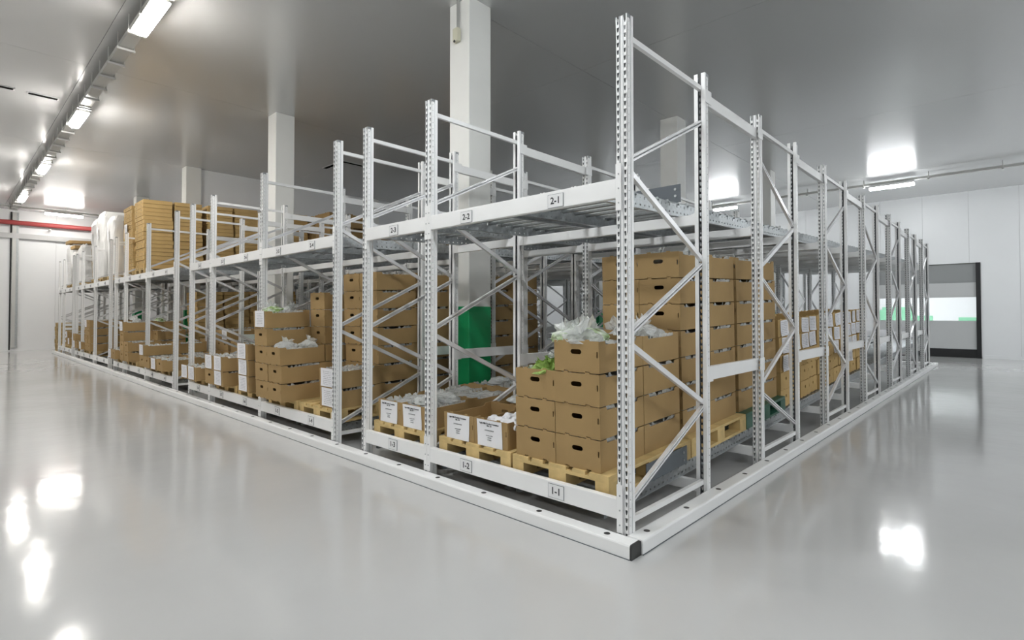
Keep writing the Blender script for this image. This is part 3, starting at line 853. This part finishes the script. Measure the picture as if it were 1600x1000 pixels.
# ------------------------------------------------------------------ bags of greens
def bag_mesh(rx, ry, rz, seed, m, spikes=0):
    rr = random.Random(seed); bm = bmesh.new()
    bmesh.ops.create_icosphere(bm, subdivisions=3, radius=1)
    from mathutils import noise
    off = Vector((seed*3.1, seed*1.7, seed*.9))
    for v in bm.verts:
        n_ = noise.noise(v.co*1.9+off)*.30+noise.noise(v.co*4.5+off)*.18+noise.noise(v.co*9+off)*.07
        p = v.co*(1+n_)
        v.co = Vector((p.x*rx, p.y*ry, max(-.25, p.z)*rz))
    me = bpy.data.meshes.new('bag'); bm.to_mesh(me); bm.free(); me.materials.append(m)
    return me
def ruffle_mesh(seed):
    """gathered plastic collar standing up"""
    rr = random.Random(seed); mb = MB(); N = 18
    a = []; b = []
    for k in range(N):
        t_ = 2*math.pi*k/N; r = .03+rr.uniform(-.01, .01); R_ = .07+rr.uniform(-.03, .035); h = .06+rr.uniform(-.02, .03)
        a.append((r*math.cos(t_), r*math.sin(t_), 0)); b.append((R_*math.cos(t_), R_*math.sin(t_), h))
    mb.v = a+b; mb.f = [(k, (k+1) % N, N+(k+1) % N, N+k) for k in range(N)]
    return mb.mesh('gathered_collar', M_FILM, recalc=False)
BAGS = [bag_mesh(.10, .15, .07, s, M_FILM) for s in range(3)]+[bag_mesh(.11, .14, .07, 5+s, M_GREENS) for s in range(2)]
COLLAR = [ruffle_mesh(s) for s in range(3)]
WHITEB = bag_mesh(.10, .13, .06, 17, M_PAPER)
LEAF = bag_mesh(.12, .2, .05, 23, M_LEAF)
def bag(lane, dx, y, dz, which, label, col=True, rz=None, lev=1, sc=1.0):
    t = obj('plastic_bag', which, None, lane_pt(lane, lev, dx, y, dz), (TILT, 0, random.uniform(0, 6) if rz is None else rz))
    t.scale = (sc, sc, sc)
    if col: obj('gathered_collar', random.choice(COLLAR), t, (.03, .02, .05), (.3, .5, 0))
    return tag(t, label, 'bag', 'plastic bags in the boxes')
TOP = lambda n_: DECK+n_*(BHT+.001)-.012

# ---- lane 1
def lane1():
    fill_pallet(1, .065, (3, 4, 4, 4), 0, dx=-.02)
    for (dx, y, n_, w_, l) in [(.05, .22, 4, 3, 'green bag of salad in the open top box, front right stack'), (.12, .34, 4, 4, 'pale green bag behind the first on the front right stack of lane one'),
                               (-.02, .33, 4, 0, 'clear crumpled bag on the left rim of the front right stack'), (.16, .18, 4, 1, 'clear crumpled bag hanging over the right rim near the corner post'),
                               (.1, .80, 4, 2, 'clear bag on the rear right stack of the first lane one pallet'), (.2, .95, 4, 0, 'clear bag at the back of the rear right stack in lane one'),
                               (-.22, .45, 3, 1, 'clear bag behind the lettuce on the shorter front left stack')]:
        bag(1, dx-.02, y, TOP(n_), BAGS[w_], l)
    lh = obj('lettuce_heap', LEAF, None, lane_pt(1, 1, -.21, .27, TOP(3)-.015), (TILT, 0, .4))
    for q in range(9):
        m_ = ruffle_mesh(60+q); m_.materials.clear(); m_.materials.append(M_LEAF); m_.name = 'leaf'
        lf = obj('leaf', m_, lh, (random.uniform(-.08, .08), random.uniform(-.15, .15), random.uniform(0, .02)), (random.uniform(-.5, .5), random.uniform(-.5, .5), 0)); lf.scale = (.8, .8, .7)
    tag(lh, 'fresh green lettuce showing in the open shorter front left stack', 'lettuce')
    # second pallet, tall
    fill_pallet(1, 1.20, (7, 7, 7, 7), 1, dx=-.03)
    for k, (dx, y) in enumerate([(.1, 1.42), (.15, 1.78), (-.2, 1.5), (.12, 2.12)]):
        bag(1, dx-.05, y, TOP(7)-.045, BAGS[k % 3], 'clear bag puffing out on top of the tall second stack, %s' % ['nearest', 'in the middle', 'at its left', 'at the rear'][k], sc=.8)
    # third on green pallet
    put_pallet(1, 1, 2.335, proto=green_pallet_proto(), row=2)
    fill_pallet(1, 2.335, (7, 7, 0, 7), 2, dx=-.03, pal=False)
    for k, (dx, y) in enumerate([(.12, 2.55), (.15, 2.95)]):
        bag(1, dx-.05, y, TOP(7)-.045, BAGS[k], 'clear bag on top of the stack on the green pallet, %s' % ['near', 'far'][k], sc=.8)
lane1()

# ---- lane one, labelled side boxes turned to the right aisle
LW, LD = .362, .60
SBOX = box_mesh(LW, LD, .190, M_CARD2, True, 'side_box', .036, .040, .60, .016)
SP_ = {}
def side_box(y, layer, lab, label, seed):
    k = (lab, seed)
    if k not in SP_:
        o = obj('cardboard_box', SBOX)
        if lab: obj('paper_label', CURLS[seed], o, ((-.04, .03, -.02, .045, 0, .02)[seed], -.001, .092), (0, (.03, -.05, .0, .06, -.03, .02)[seed], 0))
        SP_[k] = Proto(o)
    p = lane_pt(1, 1, .345+random.uniform(-.022, .012), y, layer*.1915)
    o = SP_[k].place(p, (0, 0, math.pi/2))
    o.rotation_mode = 'XYZ'; o.rotation_euler = (0, TILT*-1 if False else 0, math.pi/2)
    # boxes face the side aisle; lean with the lane
    o.matrix_basis = Matrix.Translation(p) @ Matrix.Rotation(TILT, 4, 'X') @ Matrix.Rotation(math.pi/2, 4, 'Z')
    tag(o, label, 'box', 'side boxes on the deep pallets of lane one')
cols = []
y = 3.47
for p in range(4):
    for c in range(3):
        cy = y+.183+c*.376
        for k in range(5):
            lab = (k >= 3) if p < 2 else (k >= 2 if p == 2 and c == 0 else (k != 0 or c == 1) if p == 2 else k >= 2)
            if p == 0 and c == 0 and k == 2: lab = True
            side_box(cy, k, lab, 'cardboard box%s facing the side aisle, %s in column %s, %s pallet' % (' with paper sheet' if lab else '', ['lowest', 'second', 'third', 'fourth', 'topmost'][k],
                     ['one', 'two', 'three'][c], ['fourth', 'fifth', 'sixth', 'seventh'][p]), random.randrange(6))
    y += 1.135

# ---- lanes 2 and 3: low boxes with sheets
fill_pallet(2, .062, (1, 1, 1, 1), 0, labels={(0, 0), (1, 0)}, text=True, liner=False)
GM = MB().add([(-.016, -.02, 0), (.016, -.02, 0), (.02, .012, 0), (.004, .02, 0), (-.018, .016, 0), (-.016, -.02, .002), (.016, -.02, .002), (.02, .012, .002), (.004, .02, .002), (-.018, .016, .002)],
              [(0, 1, 2, 3, 4)[::-1], (5, 6, 7, 8, 9), (0, 1, 6, 5), (1, 2, 7, 6), (2, 3, 8, 7), (3, 4, 9, 8), (4, 0, 5, 9)])
GMK, BMK = GM.mesh('green_mark', M_GREEN), GM.mesh('black_mark', M_INK)
for k, (dx, y) in enumerate([(.08, .22), (.17, .20), (.29, .19), (.12, .34), (.24, .33), (.30, .45), (.15, .47)]):
    o = bag(2, dx, y, TOP(1)-.045, WHITEB, 'white printed bag in the open low box of lane two, %s' % ['nearest to the sheet', 'front middle', 'front right corner', 'second row near the middle', 'second row right', 'back right', 'back middle'][k], col=False, sc=.62)
    o.scale = (.55, .60, .9); obj('green_mark' if k in (2, 5) else 'black_mark', GMK if k in (2, 5) else BMK, o, (.01, -.01, .056), (.15, .1, 0))
for k, (dx, y) in enumerate([(-.2, .85), (0, .9), (.2, .8)]):
    bag(2, dx, y, TOP(1), BAGS[k], 'clear crumpled bag in the rear boxes of the front lane two pallet, %s' % ['left', 'middle', 'right'][k], col=False, sc=.8)
fill_pallet(2, 1.20, (2, 2, 1, 1), 1, labels={(1, 1)})
for k, (dx, y) in enumerate([(-.2, 1.5), (0.02, 1.55)]):
    bag(2, dx, y, TOP(2), BAGS[k], 'clear bag on the second lane two pallet, %s' % ['left', 'right'][k], col=False, sc=.8)
fill_pallet(3, .062, (1, 1, 1, 1), 0, labels={(0, 0), (1, 0)}, text=True)
for k, (dx, y) in enumerate([(.12, .28), (.2, .45), (.05, .5)]):
    bag(3, dx, y, TOP(1), BAGS[k], 'clear crumpled bag in the low boxes of lane three, %s' % ['front', 'right', 'rear'][k], col=False, sc=.85)
fill_pallet(3, 1.20, (1, 1, 1, 1), 1)
for k, (dx, y) in enumerate([(-.15, 1.5), (.15, 1.6)]):
    bag(3, dx, y, TOP(1), BAGS[k], 'clear bag on the second lane three pallet, %s' % ['left', 'right'][k], col=False, sc=.85)

# ---- lanes 4 and 5
put_pallet(4, 1, .062, row=0, note=' half empty in front')
for k in (0, 1):
    box_at(4, 1, .215, .085, DECK+k*(BHT+.001), 'cardboard box with white sheet, %s of two at the front of lane four' % ['lower', 'upper'][k], 'sheet')
fill_pallet(4, .062, (0, 0, 7, 7), 0, pal=False, box_y=.085)
fill_pallet(4, 1.20, (2, 7, 0, 7), 1, box_y=1.175)
fill_pallet(4, 2.335, (0, 7, 0, 7), 2, box_y=2.27)
fill_pallet(5, .062, (5, 3, 4, 6), 0, labels={(0, 4)}, box_y=-.10, liner=True)
for k, (dx, y, n_, w_) in enumerate([(-.18, .05, 5, 3), (-.2, .25, 5, 0), (.16, .05, 3, 1), (.2, .3, 3, 2)]):
    bag(5, dx, y, TOP(n_), BAGS[w_], ['green salad bag on the tall left stack of lane five', 'clear bag behind the salad bag on lane five', 'clear bag on the lower right stack of lane five', 'clear bag at the back of the lower right stack of lane five'][k], sc=.85)
fill_pallet(5, 1.20, (3, 6, 0, 0), 1)
# ---- lanes 6 to 8
fill_pallet(6, .062, (0, 3, 0, 0), 0, labels={(1, 0), (1, 1), (1, 2)}, box_y=-.08)
fill_pallet(7, .062, (2, 2, 0, 0), 0, labels={(0, 1), (1, 0), (1, 1)}, box_y=-.10)
fill_pallet(8, .062, (1, 1, 0, 0), 0, labels={(0, 0), (1, 0)}, box_y=-.14)
# ---- lanes 9 and beyond
fill_pallet(9, .062, (1, 1, 1, 1), 0, labels={(0, 0)}, far=True, box_y=-.13)
fill_pallet(9, 1.20, (2, 2, 2, 2), 1, far=True)
fill_pallet(10, .062, (2, 1, 2, 1), 0, labels={(0, 1)}, far=True, box_y=-.12)
fill_pallet(10, 1.20, (3, 3, 0, 3), 1, far=True, labels={(1, 2)})
fill_pallet(11, 1.20, (2, 3, 0, 3), 1, far=True)
fill_pallet(12, .062, (4, 2, 4, 3), 0, labels={(0, 3)}, far=True, box_y=-.08)
bag(12, -.16, .2, TOP(4), BAGS[1], 'clear bag on the tall stack in lane twelve', sc=.9)
bag(12, -.1, .6, TOP(4), BAGS[3], 'green salad bag on the tall stack in lane twelve', sc=.9)
fill_pallet(13, .062, (1, 1, 0, 0), 0, labels={(0, 0)}, far=True, box_y=-.12)
fill_pallet(14, 1.20, (3, 3, 0, 3), 1, far=True)
fill_pallet(16, .062, (4, 4, 0, 4), 0, labels={(0, 3)}, far=True, box_y=-.04)
fill_pallet(17, .062, (1, 0, 0, 0), 0, labels={(0, 0)}, far=True, box_y=-.05)
fill_pallet(18, .062, (2, 1, 0, 0), 0, labels={(0, 0)}, far=True, box_y=-.05)
fill_pallet(20, .062, (2, 1, 0, 0), 0, labels={(0, 1), (1, 0)}, far=True)

# ------------------------------------------------------------------ upper level: flat cartons on pallets
CT = .0845
def flat_carton_mesh(W_, D_):
    mb = MB(); w2 = W_/2
    mb.box(-w2+.004, w2-.004, .004, D_, 0.002, CT-.016)
    mb.box(-w2, w2, .004, D_, CT-.016, CT-.004)
    hs = [stadium(-w2*.5, CT/2, .038, .032, 3), stadium(w2*.5, CT/2, .038, .032, 3)]
    panel(mb, [(-w2, 0.003), (w2, .003), (w2, CT-.004), (-w2, CT-.004)], hs, .004, (0, 0, 0), (1, 0, 0), (0, 0, 1), (0, 1, 0))
    return mb
def make_flat(W_, D_):
    o = obj('flat_carton', flat_carton_mesh(W_, D_).mesh('flat_carton', M_CARD2))
    w2 = W_/2
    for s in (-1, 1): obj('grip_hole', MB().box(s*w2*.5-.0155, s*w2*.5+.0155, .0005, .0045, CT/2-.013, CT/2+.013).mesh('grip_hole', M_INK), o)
    return Proto(o)
FC = make_flat(.74, .53)
def flat_stack(lane, y, n_, row, lev=2, dx=0, cols=2):
    put_pallet(lane, lev, y, True, row=row)
    for c in range(cols):
        for k in range(n_):
            o = FC.place(lane_pt(lane, lev, dx+random.uniform(-.011, .011), y+.02+c*.575+random.uniform(-.009, .009), DECK+k*CT), (TILT, 0, 0))
            tag(o, 'flat brown carton, %s lane %s, %s pallet, %s column, %s from below' % (LEV[lev], NUM[lane], ['first', 'second', 'third', 'fourth', 'fifth'][row], ['near', 'far'][c], NTH[k].replace('bottom', 'first')),
                'carton', 'flat cartons on pallets in the rack')
for r_ in range(4): flat_stack(12, .17+r_*1.23, 17, r_, cols=2)
for r_ in range(2): flat_stack(12, 1.20+r_*1.135, 17, r_+1, lev=1)
flat_stack(13, .17, 17, 0, cols=1)
flat_stack(14, .45, 14, 0, cols=1)
o = obj('paper_sheet', SHEETS[0], None, lane_pt(13, 2, -.1, .165, 1.05), (TILT, 0, 0)); o.scale = (1, 1, 1.6)
tag(o, 'white paper sheet stuck on the flat cartons of upper lane thirteen', 'paper')

# ------------------------------------------------------------------ upper level, far left: wrapped loads
def wrap_mesh(W_, D_, H_, seed):
    rr = random.Random(seed); mb = MB(); NZ, NA = 14, 28
    pts = []
    for k in range(NZ+1):
        z = H_*k/NZ
        for a in range(NA):
            t_ = 2*math.pi*a/NA; c, s = math.cos(t_), math.sin(t_)
            e = .16
            x = W_/2*math.copysign(abs(c)**e, c); y = D_/2*math.copysign(abs(s)**e, s)
            f = 1+rr.uniform(-.012, .010)
            if k == NZ: f *= .9
            pts.append((x*f, y*f+D_/2, z+(rr.uniform(-.03, .06) if k == NZ else 0)))
    mb.v = pts
    for k in range(NZ):
        for a in range(NA):
            b = (a+1) % NA; mb.f.append((k*NA+a, k*NA+b, (k+1)*NA+b, (k+1)*NA+a))
    mb.f.append(tuple(NZ*NA+a for a in range(NA))); mb.f.append(tuple(range(NA))[::-1])
    return mb.mesh('stretch_film', M_WRAP, recalc=False, smooth=False)
def wrapped(lane, y, hgt, seed, label, cols=True, row=0):
    put_pallet(lane, 2, y, True, row=row)
    t = empty('wrapped_load', lane_pt(lane, 2, 0, y+.02, DECK), (TILT, 0, 0))
    obj('stretch_film', wrap_mesh(.80, 1.10, hgt, seed), t)
    if cols:
        obj('brown_core', MB().box(.35, .408, .22, .40, .05, hgt-.10).mesh('brown_core', M_CARD, bevel=.01), t)
    obj('paper_tag', MB().box(-.16, -.02, -.032, -.030, hgt*.62, hgt*.80).mesh('paper_tag', M_PAPER), t)
    return tag(t, label, 'wrapped pallet load')
wrapped(17, .20, 1.62, 1, 'tall white film wrapped load on upper lane seventeen, left of three')
wrapped(16, .20, 1.70, 2, 'tallest white film wrapped load on upper lane sixteen, middle of three')
wrapped(15, .25, 1.50, 3, 'white film wrapped load with torn top on upper lane fifteen')
o = obj('big_carton', box_mesh(.80, 1.1, 1.55, M_CARD, False, 'big_carton'), None, lane_pt(14, 2, .0, 1.55, DECK), (TILT, 0, 0))
put_pallet(14, 2, 1.5, True, row=1); tag(o, 'large open brown carton behind the wrapped loads on the upper level', 'carton')
wrapped(21, .2, 1.30, 4, 'white film wrapped load at the far left end of the upper level', cols=False)
wrapped(20, .2, 1.05, 5, 'low white sacks load with brown lid on upper lane twenty', cols=False)
wrapped(19, .25, 1.15, 6, 'white sacks load on upper lane nineteen', cols=True)
for l, hgt in ((20, 1.05), (21, 1.30)):
    o = obj('flat_cardboard_tray', MB().box(-.42, .42, -.02, 1.12, 0, .10).mesh('cardboard_lid', M_CARD, bevel=.01), None, lane_pt(l, 2, 0, .22, DECK+hgt+.065), (TILT+.01, .02, 0))
    tag(o, 'brown cardboard tray lying on the wrapped load of upper lane %s' % NUM[l], 'cardboard tray')
# brown carton loads deeper on the upper level
BIGC = Proto(obj('bulk_carton', box_mesh(.76, .56, .36, M_CARD, True, 'bulk_carton', .09, .034)))
def bulk(lane, y, n_, row):
    put_pallet(lane, 2, y, True, row=row)
    for c in range(2):
        for k in range(n_):
            o = BIGC.place(lane_pt(lane, 2, 0, y+.02+c*.575, DECK+k*.361), (TILT, 0, 0))
            tag(o, 'brown bulk carton on upper lane %s, %s pallet, %s column, %s' % (NUM[lane], ['front', 'second', 'third', 'fourth', 'fifth', 'sixth'][row], ['near', 'far'][c], ['lowest', 'second', 'third', 'topmost'][k]), 'carton', 'bulk cartons on the upper level')
for l, y, n_, r_ in [(10, 5.2, 3, 4), (9, 6.6, 3, 5), (11, 3.9, 4, 3)]: bulk(l, y, n_, r_)

# ------------------------------------------------------------------ pallet pile on the floor at the far left end
for k in range(7):
    o = PALF.place((-23.3, .10, .002+k*.1455), (0, 0, .02*(k % 3-1)))
    tag(o, 'wooden pallet in the pile by the left wall, %s from below' % NTH[k].replace('bottom', 'first'), 'pallet', 'piled pallets by the left wall')

# ------------------------------------------------------------------ work table with trays behind the rack
t = empty('work_table', (-1.45, 16.3, 0))
obj('table_top', MB().box(-1.0, 1.0, -.35, .35, .66, .69).mesh('table_top', M_GALV), t)
for a, b in ((-.95, -.3), (.95, -.3), (-.95, .3), (.95, .3)): obj('leg', MB().box(a-.02, a+.02, b-.02, b+.02, 0, .66).mesh('leg', M_GALV), t)
obj('under_shelf', MB().box(-.97, .97, -.32, .32, .28, .30).mesh('under_shelf', M_GALV), t)
tag(t, 'low steel work table standing behind the rack by the door', 'table')
TRM = MB().box(-.28, .28, -.19, .19, 0, .008).box(-.29, -.28, -.2, .2, 0, .045).box(.28, .29, -.2, .2, 0, .045).box(-.29, .29, -.2, -.19, 0, .045).box(-.29, .29, .19, .2, 0, .045).mesh('plastic_tray', M_PAPER)
TP_ = Proto(obj('plastic_tray', TRM))
for c in range(3):
    for k in range([3, 4, 3][c]):
        o = TP_.place((-2.05+c*.62, 16.25, .691+k*.046), (0, 0, .03*(k-1)))
        tag(o, 'shallow white tray on the work table, %s pile, %s' % (['left', 'middle', 'right'][c], ['lowest', 'second', 'third', 'topmost'][k]), 'tray', 'trays on the work table')
o = obj('yellow_bin', MB().box(-.15, .15, -.1, .1, 0, .10).box(-.16, .16, -.11, .11, .10, .125).mesh('yellow_bin', M_YEL, bevel=.006), None, (-2.05, 16.2, .832), (0, 0, .3))
tag(o, 'small yellow lidded bin on the left tray pile', 'bin')
